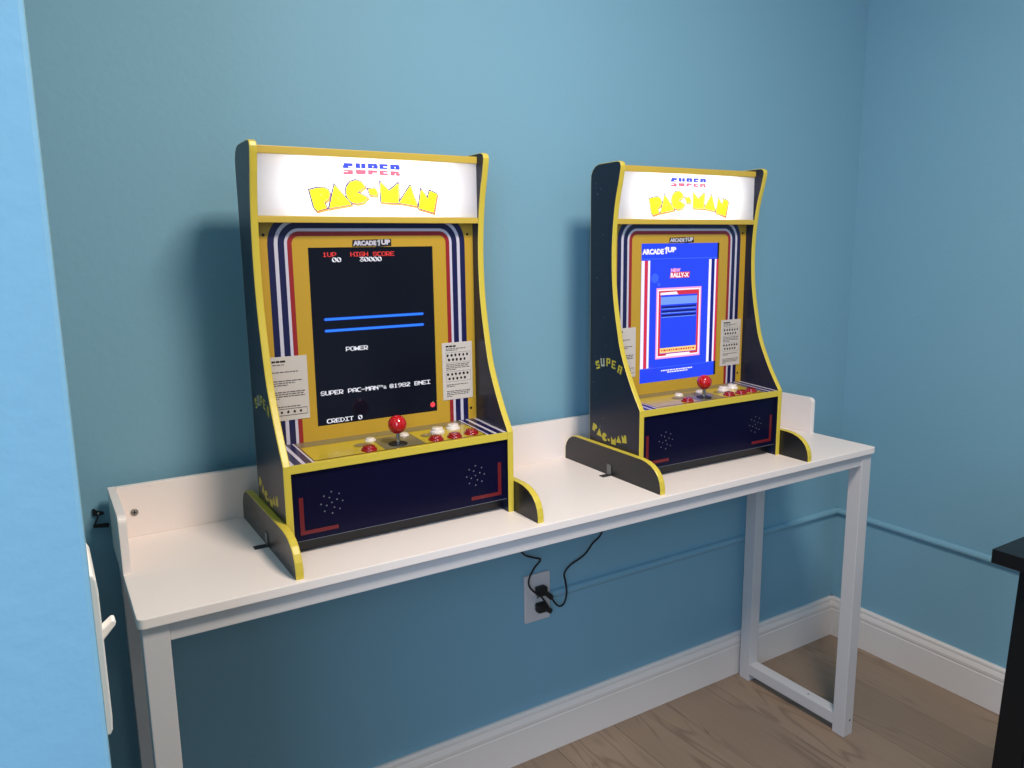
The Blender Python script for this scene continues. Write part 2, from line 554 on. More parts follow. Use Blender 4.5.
# the arched logo letters, metres on the marquee (u across, v up from the desk)
LOGO = {
    'P': [(-0.112, 0.5782), (-0.0996, 0.5816), (-0.0879, 0.5825), (-0.0808, 0.579), (-0.0786, 0.5728), (-0.0809, 0.5659), (-0.0891, 0.5601), (-0.0851, 0.5501), (-0.101, 0.5459), (-0.1059, 0.5511)],
    'A': [(-0.0698, 0.5874), (-0.0426, 0.5571), (-0.0802, 0.5505)],
    'C': [(-0.0171, 0.5863), (-0.023, 0.5932), (-0.0324, 0.596), (-0.0421, 0.5932), (-0.0485, 0.5861), (-0.0507, 0.5772), (-0.0488, 0.5678), (-0.0424, 0.5609), (-0.0316, 0.5586), (-0.0204, 0.5613), (-0.0134, 0.5685), (-0.0314, 0.5767)],
    '-': [(-0.0118, 0.5826), (0.0008, 0.5836), (0.0047, 0.5773), (0.0031, 0.5727), (-0.0081, 0.5731)],
    'M': [(0.0108, 0.5948), (0.0265, 0.5804), (0.0435, 0.5932), (0.0429, 0.5605), (0.0114, 0.5619)],
    'A2': [(0.066, 0.5899), (0.0781, 0.5564), (0.0444, 0.5611)],
    'N': [(0.0866, 0.5845), (0.0989, 0.5688), (0.1031, 0.5823), (0.1167, 0.5772), (0.1095, 0.5454), (0.0809, 0.5524)],
}
LDOTS = [(-0.0931, 0.5712), (-0.0643, 0.5664), (0.0637, 0.569)]
# blocky stencil letters of the word above it, on a 6 x 6 grid; rows 0-2 lower, 3-5 upper
BLOCK = {
    'S': [(0.5, 6, 4.4, 6), (0, 3.2, 3.3, 4.8), (3.2, 5.6, 3.3, 3.9), (0, 5.6, 0, 1.4), (2.9, 6, 0.4, 2.5), (0.5, 2.9, 1.7, 2.5)],
    'U': [(0, 2.8, 3.3, 6), (3.3, 6, 3.3, 6), (0, 6, 0.5, 2.5), (0.5, 5.5, 0, 0.5)],
    'P': [(0, 5.5, 4.7, 6), (0, 2.8, 3.3, 4.7), (3.3, 6, 3.3, 5.3), (2.8, 3.3, 3.3, 4.0), (0, 2.8, 0, 2.5), (2.8, 5.6, 1.1, 2.5)],
    'E': [(0, 6, 4.7, 6), (0, 2.8, 3.3, 4.7), (2.8, 5.6, 3.3, 4.3), (0, 2.8, 0, 2.5), (2.8, 6, 0, 1.2), (2.8, 5.6, 1.5, 2.5)],
    'R': [(0, 5.5, 4.7, 6), (0, 2.8, 3.3, 4.7), (3.3, 6, 3.3, 5.3), (2.8, 3.3, 3.3, 4.0), (0, 2.8, 0, 2.5), (2.8, 5.3, 1.2, 2.5), (3.4, 6, 0, 1.4)],
}


# the same letters with open counters, for the small print on the cabinet sides
BLOCK_OPEN = {
    'S': [(0, 6, 4, 6), (0, 2, 3, 4), (0, 6, 0, 1.4), (4, 6, 1.4, 2.6), (0.5, 6, 2.4, 3.2)],
    'U': [(0, 2, 0, 6), (4, 6, 0, 6), (2, 4, 0, 1.4)],
    'P': [(0, 2, 0, 6), (2, 6, 4.8, 6), (4, 6, 2.2, 4.8), (2, 4, 2.2, 3.2)],
    'E': [(0, 2, 0, 6), (2, 6, 4.8, 6), (2, 5, 2.5, 3.6), (2, 6, 0, 1.2)],
    'R': [(0, 2, 0, 6), (2, 6, 4.8, 6), (4, 6, 2.4, 4.8), (2, 4, 2.4, 3.4), (3.6, 6, 0, 2.4)],
}


def font_text(mb, s, fr, u, v, height, m, h, width=None, bold=0.0):
    cu = bpy.data.curves.new('t', 'FONT')
    cu.body = s; cu.size = 1.0; cu.offset = bold; cu.resolution_u = 3
    to = bpy.data.objects.new('t', cu)
    COL.objects.link(to)
    dg = bpy.context.evaluated_depsgraph_get()
    me = bpy.data.meshes.new_from_object(to.evaluated_get(dg))
    xs = [q.co.x for q in me.vertices]; ys = [q.co.y for q in me.vertices]
    k = height / (max(ys) - min(ys)); kx = width / (max(xs) - min(xs)) if width else k
    O, U, V, N = fr
    mb.add([O + U * (u + (q.co.x - min(xs)) * kx) + V * (v + (q.co.y - min(ys)) * k) + N * h for q in me.vertices], [list(p.vertices) for p in me.polygons], m)
    bpy.data.objects.remove(to); bpy.data.meshes.remove(me); bpy.data.curves.remove(cu)


# ------------------------------------------------------------------ the arcade cabinets
Y0 = 0.2                     # local y = world y + Y0, so the empty stands under the middle


def ly(y):
    return y + Y0


FO, FI, BI = 0.2218, 0.2095, 0.1980      # foot outer, body outer, body inner half widths
front = catmull([(-0.2865, 0.152), (-0.2545, 0.2015), (-0.2240, 0.2620), (-0.2095, 0.3130), (-0.1965, 0.3760), (-0.1910, 0.4300), (-0.1905, 0.4900), (-0.1972, 0.5560), (-0.2085, 0.6060), (-0.2155, 0.6360)], 5)
OUTL = [(-0.2865, 0.0)] + front + [(-0.2163, 0.6425), (-0.2145, 0.6480), (-0.2085, 0.6510), (-0.200, 0.6515), (-0.1450, 0.6510), (-0.1330, 0.6480), (-0.1240, 0.6410), (-0.1185, 0.6310), (-0.1175, 0.615), (-0.1175, 0.0)]
OUTL = [(ly(y), z - (0.0025 if z > 0.6 else 0.0)) for y, z in OUTL]
FOOT = [(-0.3670, 0.0), (-0.3668, 0.012), (-0.3640, 0.025), (-0.3580, 0.0360), (-0.3490, 0.0450), (-0.3370, 0.0520), (-0.3220, 0.0565), (-0.3050, 0.0585), (-0.0800, 0.0585), (-0.0660, 0.0560), (-0.0540, 0.0490), (-0.0455, 0.0390), (-0.0412, 0.0280), (-0.0404, 0.0)]
FOOT = [(ly(y), z) for y, z in FOOT]


def edge_strip(line, x0, x1, t, m):
    """T-moulding along an open outline, x0..x1 wide, t thick, outward"""
    g = MB()
    n = len(line)
    nor = []
    for i in range(n):
        a = Vector(line[max(i - 1, 0)]); b = Vector(line[min(i + 1, n - 1)])
        d = (b - a).normalized()
        nor.append(Vector((-d.y, d.x)))
    vs = []; fs = []
    e = (x1 - x0) * 0.12
    for p, q in zip(line, nor):
        P = Vector(p)
        for x, d in ((x0, 0.0), (x0, t * 0.5), (x0 + e, t), (x1 - e, t), (x1, t * 0.5), (x1, 0.0)):
            c = P + q * d
            vs.append((x, c.x, c.y))
    for i in range(n - 1):
        for k in range(6):
            a = i * 6 + k; b = i * 6 + (k + 1) % 6
            fs.append((a, b, b + 6, a + 6))
    fs.append(tuple(range(6))); fs.append(tuple(range((n - 1) * 6, n * 6))[::-1])
    return g.add(vs, fs, m)


def card(mb_paper, fr, u0, u1, v0, v1, seed, kind):
    rnd = random.Random(seed)
    t = MB()
    w = u1 - u0

    def ln(v, a, b, hh, m='card_line'):
        u = u0 + w * a
        while u < u0 + w * b:
            l = rnd.uniform(0.003, 0.009)
            t.rect(u, min(u + l, u0 + w * b), v - hh * 0.72, v + hh * 0.72, fr, 0.0011, m)
            u += l + 0.0011
    if kind == 0:
        ln(v1 - 0.008, 0.06, 0.42, 0.0022, 'print_black'); ln(v1 - 0.0135, 0.08, 0.38, 0.0010)
        ln(v1 - 0.026, 0.06, 0.75, 0.0011)
        for k in range(3):
            ln(v1 - 0.041 - k * 0.0036, 0.06, 0.85 - 0.2 * k, 0.0012)
        for k in range(4):
            ln(v1 - 0.060 - k * 0.0036, 0.06, (0.9, 0.86, 0.9, 0.2)[k], 0.0012)
        ln(v1 - 0.081, 0.06, 0.16, 0.0014); ln(v1 - 0.085, 0.10, 0.75, 0.0012)
        for a, b, c, d in ((0.1, 0.94, 0.0995, 0.1), (0.1, 0.94, 0.0885, 0.089), (0.1, 0.107, 0.0885, 0.1), (0.933, 0.94, 0.0885, 0.1)):
            t.rect(u0 + w * a, u0 + w * b, v1 - d - 0.0003, v1 - c + 0.0003, fr, 0.0011, 'card_line')
        for k in range(4):
            cx = u0 + w * (0.25 + 0.17 * k)
            t.flat([(cx + rnd.uniform(.7, 1.1) * 0.0026 * math.cos(q * 0.9), v1 - 0.0942 + 0.0026 * rnd.uniform(.7, 1.1) * math.sin(q * 0.9)) for q in range(7)], fr, 0.0011, 'print_black')
    else:
        ln(v1 - 0.007, 0.12, 0.45, 0.0022, 'print_black')
        ln(v1 - 0.0115, 0.12, 0.78, 0.0010); ln(v1 - 0.0145, 0.12, 0.5, 0.0010)
        for base in (0.0185, 0.0545):
            for a, b, c, d in ((0.12, 0.94, 0, 0.0004), (0.12, 0.94, 0.0195, 0.0199), (0.12, 0.126, 0, 0.0199), (0.934, 0.94, 0, 0.0199)):
                t.rect(u0 + w * a, u0 + w * b, v1 - base - d, v1 - base - c, fr, 0.0011, 'card_line')
            for rr_, nn, off in ((0.0055, 6, 0.18), (0.0140, 5, 0.22)):
                for k in range(nn):
                    cx = u0 + w * (off + 0.13 * k); cy = v1 - base - rr_
                    t.flat([(cx + rnd.uniform(.75, 1.1) * 0.0027 * math.cos(q * 0.9), cy + 0.0030 * rnd.uniform(.75, 1.1) * math.sin(q * 0.9)) for q in range(7)], fr, 0.0011, 'print_black')
        for k in range(4):
            ln(v1 - 0.0415 - k * 0.0032, 0.12, (0.9, 0.85, 0.92, 0.45)[k], 0.0010)
        for k in range(2):
            ln(v1 - 0.0800 - k * 0.0032, 0.12, (0.85, 0.4)[k], 0.0010)
        for k in range(4):
            ln(v1 - 0.0925 - k * 0.0032, 0.12, (0.92, 0.9, 0.85, 0.3)[k], 0.0010)
    mb_paper.add([fr[0] + fr[1] * u + fr[2] * v + fr[3] * h for h in (0.0, 0.0009) for u, v in ((u0, v0), (u1, v0), (u1, v1), (u0, v1))],
                 [(0, 1, 2, 3), (4, 5, 6, 7), (0, 1, 5, 4), (1, 2, 6, 5), (2, 3, 7, 6), (3, 0, 4, 7)], 'card_paper')
    return t


X, Yv, Z = Vector((1, 0, 0)), Vector((0, 1, 0)), Vector((0, 0, 1))


def game_screen(root, fr):
    """a dark title page in arcade lettering"""
    s = MB().box(-0.1155, 0.1155, ly(-0.1695), ly(-0.158), 0.1805, 0.4875, 'scr_dark').build('screen', root)
    s['label'] = 'dark game screen with white and red pixel lettering'
    g = MB()
    cw, ch = 0.2286 / 28, 0.3036 / 36
    def tx(t, col, row, m):
        pixel_text(g, t, -0.1143 + col * cw, 0.4860 - row * ch - ch * 0.05, cw, ch, fr, 0.0004, m)
    tx('1UP', 3, 0.85, 'scr_red'); tx('HIGH SCORE', 9, 0.85, 'scr_red')
    tx('00', 5, 1.9, 'scr_white'); tx('30000', 11, 1.9, 'scr_white')
    tx('POWER', 7, 20.1, 'scr_white')
    tx('SUPER PAC-MAN', 1, 28.85, 'scr_white')
    for i_, c_ in enumerate('TM'):
        pixel_text(g, c_, -0.1143 + (14.05 + 0.48 * i_) * cw, 0.4860 - 28.9 * ch, cw * 0.46, ch * 0.5, fr, 0.0004, 'scr_white')
    pixel_text(g, '&', -0.1143 + 15.15 * cw, 0.4860 - 29.1 * ch, cw * 0.75, ch * 0.75, fr, 0.0004, 'scr_white')
    tx('\u00a91982 BNEI', 16.6, 28.85, 'scr_white')
    tx('CREDIT 0', 2, 34.75, 'scr_white')
    stuff(g.build('screen_lettering', s))
    for zc in (0.3657, 0.3460):
        b = MB()
        b.flat([(-0.0938, zc - 0.0014), (-0.0915, zc - 0.0030), (0.0920, zc - 0.0030), (0.0940, zc - 0.0014), (0.0940, zc + 0.0014), (0.0920, zc + 0.0028), (-0.0915, zc + 0.0028), (-0.0938, zc + 0.0014)], fr, 0.0003, 'scr_darkblue')
        b.flat([(-0.0925, zc - 0.0010), (-0.0910, zc - 0.0022), (0.0912, zc - 0.0022), (0.0928, zc - 0.0010), (0.0928, zc + 0.0010), (0.0912, zc + 0.0020), (-0.0910, zc + 0.0020), (-0.0925, zc + 0.0010)], fr, 0.0004, 'scr_bluebar')
        b.build('blue_bar', s)
    f = MB()
    f.flat([(0.1060 + 0.0050 * math.cos(a * 0.449), 0.1945 + 0.0050 * math.sin(a * 0.449)) for a in range(14)], fr, 0.0004, 'scr_fruit')
    f.flat([(0.1050, 0.1992), (0.1070, 0.1992), (0.1085, 0.2010), (0.1062, 0.2004)], fr, 0.0005, 'scr_green')
    f.build('fruit_icon', s)


def menu_screen(root, fr):
    """a bright blue menu page"""
    s = MB().box(-0.1155, 0.1155, ly(-0.1695), ly(-0.158), 0.1805, 0.4875, 'scr_dark').build('screen', root)
    s['label'] = 'bright blue game menu screen with a pink framed box'

    def q(u):
        return (u + 0.0055) * 0.979
    g = MB()
    g.rect(-0.1143, 0.1095, 0.1822, 0.4866, fr, 0.0003, 'menu_blue')
    g.rect(-0.1143, 0.1095, 0.2125, 0.2140, fr, 0.0005, 'menu_midblue')
    g.rect(-0.1143, 0.1095, 0.4525, 0.4545, fr, 0.0005, 'menu_midblue')
    stuff(g.build('menu_background', s))
    z0, z1 = 0.2145, 0.4500
    for a, b, m in ((-0.1214, -0.1122, 'menu_white'), (-0.1122, -0.1030, 'menu_red'), (-0.1030, -0.0965, 'menu_white'), (0.0803, 0.0885, 'menu_white'), (0.0885, 0.0985, 'menu_deep'), (0.0985, 0.1040, 'menu_white'), (0.1040, 0.1105, 'menu_red')):
        MB().rect(q(a) + 0.0005, q(b), z0, z1, fr, 0.0006, m).build('menu_stripe', s)
    for u, v, r_ in ((-0.082, 0.412, 0.0105), (-0.070, 0.398, 0.004)):
        MB().flat([(q(u) + r_ * math.cos(k * 0.3927), v + r_ * math.sin(k * 0.3927)) for k in range(16)], fr, 0.0005, 'menu_midblue').build('menu_bubble', s)
    g = MB()
    # framed box
    def frame(u0, u1, v0, v1, m, h):
        g.rect(q(u0), q(u1), v0, v1, fr, h, m)
    frame(-0.0770, 0.0590, 0.2325, 0.3900, 'menu_pink', 0.0006)
    frame(-0.0735, 0.0555, 0.2360, 0.3865, 'menu_white', 0.0007)
    frame(-0.0700, 0.0520, 0.2390, 0.3835, 'menu_red', 0.0008)
    frame(-0.0640, 0.0460, 0.2440, 0.3740, 'menu_blue', 0.0009)
    frame(-0.0640, 0.0460, 0.3530, 0.3700, 'menu_pale', 0.0010)
    for v in (0.3495, 0.3400, 0.3310):
        frame(-0.0610, 0.0430, v - 0.0046, v, 'menu_deep', 0.0010)
        frame(-0.0610, 0.0430, v - 0.0066, v - 0.0052, 'menu_pale', 0.0010)
    frame(-0.0640, 0.0460, 0.2450, 0.2565, 'menu_cream', 0.0010)
    g.flat([(q(-0.048), 0.2370), (q(0.030), 0.2370), (q(0.026), 0.2425), (q(-0.044), 0.2425)], fr, 0.0010, 'menu_white')
    g.flat([(q(-0.0655), 0.3745), (q(-0.012), 0.3745), (q(-0.018), 0.3810), (q(-0.0655), 0.3795)], fr, 0.0010, 'menu_white')
    rnd = random.Random(8)
    u = -0.060
    while u < 0.042:
        w = rnd.uniform(0.003, 0.007)
        g.rect(q(u), q(u + w), 0.2490, 0.2530, fr, 0.0012, 'menu_red'); u += w + 0.0025
    stuff(g.build('menu_box', s))
    g = MB()
    font_text(g, 'ARCADE', fr, q(-0.1195), 0.4630, 0.0120, 'menu_white', 0.0008, 0.060, 0.06)
    U_, V_, K_ = q(-0.0570), 0.4640, 0.0150
    g.flat([(U_ + a * K_, V_ + b * K_) for a, b in ((0.26, 0.0), (0.52, 0.0), (0.62, 1.0), (0.38, 1.0), (0.06, 0.74), (0.10, 0.58), (0.33, 0.70))], fr, 0.0008, 'menu_white')
    font_text(g, 'UP', fr, q(-0.0470), 0.4670, 0.0115, 'menu_white', 0.0008, 0.025, 0.06)
    font_text(g, 'NEW', fr, q(-0.036), 0.4235, 0.0085, 'menu_pink', 0.0010, 0.028, 0.06)
    g.flat([(q(-0.039), 0.4105), (q(0.020), 0.4105), (q(0.022), 0.4240), (q(-0.036), 0.4240)], fr, 0.0006, 'menu_red')
    font_text(g, 'RALLY-X', fr, q(-0.0365), 0.4118, 0.0105, 'menu_white', 0.0010, 0.054, 0.05)
    rnd = random.Random(3)
    for v, a, b in ((0.2055, -0.059, 0.038), (0.2010, -0.040, 0.022)):
        u = a
        while u < b:
            w = rnd.uniform(0.003, 0.008)
            g.rect(q(u), q(min(u + w, b)), v - 0.0013, v + 0.0013, fr, 0.0008, 'menu_white'); u += w + 0.0016
    stuff(g.build('menu_lettering', s))


def inside(p, poly):
    r_ = False
    n = len(poly)
    for i in range(n):
        (x1, y1), (x2, y2) = poly[i], poly[(i + 1) % n]
        if (y1 > p[1]) != (y2 > p[1]) and p[0] < (x2 - x1) * (p[1] - y1) / (y2 - y1) + x1:
            r_ = not r_
    return r_


def inlay(root, fr, rect, layers):
    """one sheet cut along every printed outline; each letter becomes its own piece of the sheet"""
    u0, u1, v0, v1 = rect
    vs = [Vector(q) for q in ((u0, v0), (u1, v0), (u1, v1), (u0, v1))]
    es = [(0, 1), (1, 2), (2, 3), (3, 0)]
    for own, m, P in layers:
        o = len(vs)
        vs += [Vector(q) for q in P]
        es += [(o + i, o + (i + 1) % len(P)) for i in range(len(P))]
    cv, ce, cf, _, _, _ = delaunay_2d_cdt(vs, es, [], 1, 1e-6)
    groups = {}
    for f in cf:
        c = sum((cv[i] for i in f), Vector((0, 0))) / len(f)
        own, m = 'sheet', 'marquee_lit'
        for o_, m_, P in layers:
            if inside(c, P):
                own, m = o_, m_
                break
        groups.setdefault(own, []).append((f, m))
    O, U, V, N = fr
    made = {}
    for own in ['sheet'] + [k for k in groups if k != 'sheet']:
        g = MB()
        idx = {}
        for f, m in groups[own]:
            for i in f:
                if i not in idx:
                    idx[i] = len(g.v)
                    g.v.append(tuple(O + U * cv[i].x + V * cv[i].y))
            g.f.append([idx[i] for i in f]); g.m.append(g.mi(m)); g.sm.append(False)
        if own == 'sheet':
            made = g.build('marquee', root)
            made['label'] = 'backlit white marquee with yellow arched logo lettering'
        else:
            ob = g.build('letter', made)
            if own[0] == 'w':
                stuff(ob)
    return made


def stuff(o):
    o['kind'] = 'stuff'
    return o


MARQUEE_W = 0.44


def cabinet(loc, rz, label, menu):
    root = empty('arcade_cabinet', loc, label, 'arcade machine', 'tabletop arcade cabinets on the white desk')
    root.rotation_euler.z = rz
    FRONT = lambda y: (Vector((0, ly(y), 0)), X, Z, -Yv)
    # side panels with yellow edging
    for s in (-1, 1):
        xa, xb = (-FI, -BI) if s < 0 else (BI, FI)
        p = MB().prism(OUTL, 'x', xa, xb, 'panel_navy').build('side_panel', root)
        edge_strip(OUTL[::-1] if False else OUTL, xa, xb, 0.0013, 'edge_yellow').build('edge_trim', p)
        # outer face print: u runs from the rear to the front on the left side
        fr = (Vector((s * FI, 0, 0)), Yv * s, Z, X * s)
        sup = [(-0.1453, 0.2304), (-0.1628, 0.2377), (-0.1827, 0.2401), (-0.2011, 0.2373), (-0.2217, 0.2292)]
        if s > 0:
            sup = [(-0.367 - y, z) for y, z in sup]   # mirrored place so that the word reads left to right
        for ch, (y, z), tilt in zip('SUPER', sup, (0.30, 0.14, 0.0, -0.12, -0.28)):
            g = MB()
            for a, b, c, d in BLOCK_OPEN[ch]:
                pts = [((px / 6 - 0.5) * 0.0135, (pz / 6 - 0.5) * 0.0175) for px, pz in ((a, c), (b, c), (b, d), (a, d))]
                pts = [(u * math.cos(tilt) - v * math.sin(tilt), u * math.sin(tilt) + v * math.cos(tilt)) for u, v in pts]
                g.flat([(s * ly(y) + u, z + v) for u, v in pts], fr, 0.0004, 'print_pale' if ch == 'U' else 'print_yellow')
            stuff(g.build('letter', p))
        pm = [(-0.1371, 0.0900), (-0.1530, 0.0800), (-0.1712, 0.0755), (-0.1866, 0.0720), (-0.2025, 0.0735), (-0.2205, 0.0780), (-0.2384, 0.0860)]
        if s > 0:
            pm = [(-0.3755 - y, z) for y, z in pm]
        for key, (y, z), tilt in zip(('P', 'A', 'C', '-', 'M', 'A2', 'N'), pm, (-0.45, -0.3, -0.15, 0, 0.05, 0.2, 0.35)):
            P = LOGO[key]
            cx = sum(a for a, b in P) / len(P); cy = sum(b for a, b in P) / len(P)
            k = 0.50
            pts = [((a - cx) * k, (b - cy) * k) for a, b in P]
            pts = [(u * math.cos(tilt) - v * math.sin(tilt), u * math.sin(tilt) + v * math.cos(tilt)) for u, v in pts]
            MB().flat([(s * ly(y) + u, z + v) for u, v in pts], fr, 0.0004, 'print_yellow').build('letter', p)
        g = MB()
        rnd = random.Random(5)
        for k in range(22):
            z = rnd.uniform(0.08, 0.62); y = rnd.uniform(-0.18, -0.128)
            rr_ = rnd.uniform(0.0008, 0.0018)
            g.flat([(s * ly(y) + rr_ * f_ * math.cos(a * math.pi / 4), z + rr_ * f_ * math.sin(a * math.pi / 4)) for a in range(8) for f_ in ((1.3 if a % 2 == 0 else 0.5),)], fr, 0.0004, 'speck')
        stuff(g.build('star_print', p))
    # feet
    for s in (-1, 1):
        xa, xb = (-FO, -FI - 0.0002) if s < 0 else (FI + 0.0002, FO)
        f = MB().prism(FOOT, 'x', xa, xb, 'panel_black').build('foot', root)
        edge_strip(FOOT, xa, xb, 0.0013, 'edge_yellow').build('edge_trim', f)
        g = MB()
        x = s * FO
        d = s
        bx = sorted((x, x + d * 0.0016))
        g.box(bx[0], bx[1], ly(-0.212), ly(-0.198), 0.0, 0.024, 'bracket_lit_metal', 0.0004)  # upright leg paler than the flat one: caught light put into its colour
        bx = sorted((x, x + d * 0.022))
        g.box(bx[0], bx[1], ly(-0.212), ly(-0.198), 0.0, 0.0016, 'bracket_dark', 0.0004)
        g.build('angle_bracket', f)
    # carcass
    MB().box(-BI, BI, ly(-0.130), ly(-0.119), 0.004, 0.640, 'panel_black', 0.0005).build('back_panel', root)
    MB().box(-BI, BI, ly(-0.1825), ly(-0.130), 0.6364, 0.6435, 'panel_black', 0.0005).build('top_board', root)
    MB().box(-BI, BI, ly(-0.262), ly(-0.130), 0.0015, 0.0245, 'panel_black', 0.0008).build('kickboard', root)
    # marquee: a light box behind a printed acrylic sheet
    lb = MB()
    lb.box(-BI + 0.0004, BI - 0.0004, ly(-0.1860), ly(-0.1302), 0.5325, 0.5362, 'lightbox_white')
    lb.box(-BI + 0.0004, BI - 0.0004, ly(-0.1860), ly(-0.1302), 0.6328, 0.6362, 'lightbox_white')
    lb.box(-BI + 0.0004, BI - 0.0004, ly(-0.1330), ly(-0.1302), 0.5362, 0.6328, 'lightbox_white')
    lb.build('light_box', root)
    ld = bpy.data.lights.new('marquee_lamp', 'AREA')
    ld.shape = 'RECTANGLE'; ld.size = 0.250; ld.size_y = 0.030; ld.energy = MARQUEE_W; ld.color = (0.97, 0.97, 1.0)
    lo = bpy.data.objects.new('marquee_lamp', ld); COL.objects.link(lo); lo.parent = root
    lo.location = (0, ly(-0.1345), 0.5835); lo.rotation_euler = (math.radians(90), 0, 0)
    fr = FRONT(-0.1905)
    layers = []                                   # (owner, material, polygon), topmost first
    for (u, v), own in zip(LDOTS, ('P', 'A', 'A2')):
        layers.append((own, 'lit_outline', [(u + 0.0013 * math.cos(a * 1.047), v + 0.0013 * math.sin(a * 1.047)) for a in range(6)]))
    for k, P in LOGO.items():
        layers.append((k, 'lit_yellow', P))
    for k, P in LOGO.items():
        layers.append((k, 'lit_outline', [(u - 0.0006, v + 0.0005) for u, v in offset_poly(P, 0.0021)]))
    for k, P in LOGO.items():
        layers.append((k, 'lit_shadow', [(u + 0.0010, v - 0.0024) for u, v in offset_poly(P, 0.0021)]))
    for ch, (u0, v1, u1, v0) in zip('SUPER', [(-0.0540, 0.6235, -0.0367, 0.6050), (-0.0322, 0.6240, -0.0141, 0.6060), (-0.0105, 0.6245, 0.0075, 0.6060), (0.0102, 0.6245, 0.0256, 0.6060), (0.0298, 0.6245, 0.0477, 0.6058)]):
        for a, b, c, d in BLOCK[ch]:
            A_, B_, C_, D_ = u0 + (u1 - u0) * a / 6, u0 + (u1 - u0) * b / 6, v0 + (v1 - v0) * c / 6, v0 + (v1 - v0) * d / 6
            layers.append(('w' + ch, 'lit_blue' if c >= 2.9 else 'lit_red', [(A_, C_), (B_, C_), (B_, D_), (A_, D_)]))
    inlay(root, fr, (-BI + 0.0002, BI - 0.0002, 0.5345, 0.6345), layers)
    for z0, z1 in ((0.6325, 0.6445), (0.5265, 0.5370)):
        MB().box(-BI, BI - 0.0005, ly(-0.1945), ly(-0.1830), z0, z1, 'marquee_yellow', 0.0008).build('marquee_rail', root)
    # bezel: a board with an opening for the screen
    b = MB()
    ya, yb = ly(-0.1712), ly(-0.160)
    sx, s0, s1 = 0.1145, 0.1820, 0.4865
    b.box(-BI, -sx, ya, yb, 0.150, 0.5322, 'bezel_yellow')
    b.box(sx, BI, ya, yb, 0.150, 0.5322, 'bezel_yellow')
    b.box(-sx, sx, ya, yb, 0.150, s0, 'bezel_yellow')
    b.box(-sx, sx, ya, yb, s1, 0.5322, 'bezel_yellow')
    bz = b.build('bezel', root)
    fr = FRONT(-0.1712)
    g = MB()
    cuts = [0.0, 0.0105, 0.0165, 0.0270, 0.0318, 0.0395]
    cols = ['print_navy', 'print_white', 'print_navy', 'print_white', 'print_red']

    def arch(d):
        hw, tp, rr_ = 0.1805 - d, 0.5450 - d, max(0.052 - d, 0.01)
        return [(-hw, 0.153)] + arc(-hw + rr_, tp - rr_, rr_, 180, 90, 8) + arc(hw - rr_, tp - rr_, rr_, 90, 0, 8) + [(hw, 0.153)]
    for d0, d1, c in zip(cuts, cuts[1:], cols):
        A = arch(d0); B = arch(d1)
        for i in range(len(A) - 1):
            q4 = [(u_, min(v_, 0.5320)) for u_, v_ in (A[i], A[i + 1], B[i + 1], B[i])]
            if max(v_ for _, v_ in q4) - min(v_ for _, v_ in q4) > 1e-5:
                g.flat(q4, fr, 0.0003, c)
    g.build('stripe_print', bz, weld=True)
    g = MB()
    g.flat([(-0.0375, 0.4875), (0.0060, 0.4875), (0.0060, 0.4865), (0.0345, 0.4880), (0.0345, 0.5000), (-0.0365, 0.4985)], fr, 0.0004, 'print_black')
    font_text(g, 'ARCADE', fr, -0.0355, 0.4890, 0.0085, 'print_white', 0.0007, 0.042, 0.06)
    U_, V_, K_ = 0.0072, 0.4885, 0.0105
    g.flat([(U_ + a * K_, V_ + b * K_) for a, b in ((0.26, 0.0), (0.52, 0.0), (0.62, 1.0), (0.38, 1.0), (0.06, 0.74), (0.10, 0.58), (0.33, 0.70))], fr, 0.0007, 'speck_bright')
    font_text(g, 'UP', fr, 0.0155, 0.4900, 0.0090, 'print_white', 0.0007, 0.017, 0.06)
    stuff(g.build('bezel_lettering', bz))
    for u, v in ((-0.186, 0.5075), (0.1865, 0.5075), (0.1865, 0.1790), (-0.1865, 0.1790)):
        MB().flat([(u + 0.0026 * math.cos(a * 0.6283), v + 0.0026 * math.sin(a * 0.6283)) for a in range(10)], fr, 0.0005, 'print_black').build('screw_cap', bz)
    for kind, u0, u1 in ((0, -0.1905, -0.1275), (1, 0.1275, 0.1908)):
        pm = MB()
        t = card(pm, fr, u0, u1, 0.2000, 0.3085, 11 + kind, kind)
        c = pm.build('instruction_card', root, weld=True)
        c['label'] = 'pale instruction card with small dark print'
        stuff(t.build('card_print', c))
    (menu_screen if menu else game_screen)(root, FRONT(-0.1695))
    # control deck
    zf, zb, yf_, yb_ = 0.1515, 0.1575, -0.2845, -0.1700
    cp = MB().prism([(ly(yf_), zf - 0.010), (ly(yf_), zf), (ly(yb_), zb), (ly(yb_), zb - 0.010)], 'x', -BI, BI, 'panel_yellow').build('control_panel', root)
    dv = Vector((0, yb_ - yf_, zb - zf)).normalized()
    fr = (Vector((0, ly(yf_), zf)), X, dv, X.cross(dv))
    D = yb_ - yf_
    for s in (-1, 1):
        g = MB()
        u = 0.1975
        for w, c in ((0.007, 'print_white'), (0.012, 'print_navy'), (0.006, 'print_white'), (0.011, 'print_navy'), (0.004, 'print_white')):
            a, b_ = sorted((s * u, s * (u - w)))
            g.rect(a, b_, 0.001, D - 0.001, fr, 0.0003, c)
            u -= w
        g.build('stripe_print', cp, weld=True)
    g = MB()
    for v0, v1 in ((0.006, 0.009), (D - 0.030, D - 0.002)):
        g.rect(-0.158, 0.158, v0, v1, fr, 0.0003, 'print_brown' if v0 < 0.01 else 'print_and_shade_grey')  # brown front line is print; the rear strip is shadow painted on the deck
    g.rect(-0.1585, -0.156, 0.006, D - 0.002, fr, 0.0004, 'print_brown')
    g.rect(0.156, 0.1585, 0.006, D - 0.002, fr, 0.0004, 'print_brown')
    g.rect(-0.034, 0.040, 0.008, 0.078, fr, 0.0005, 'print_and_shade_grey')
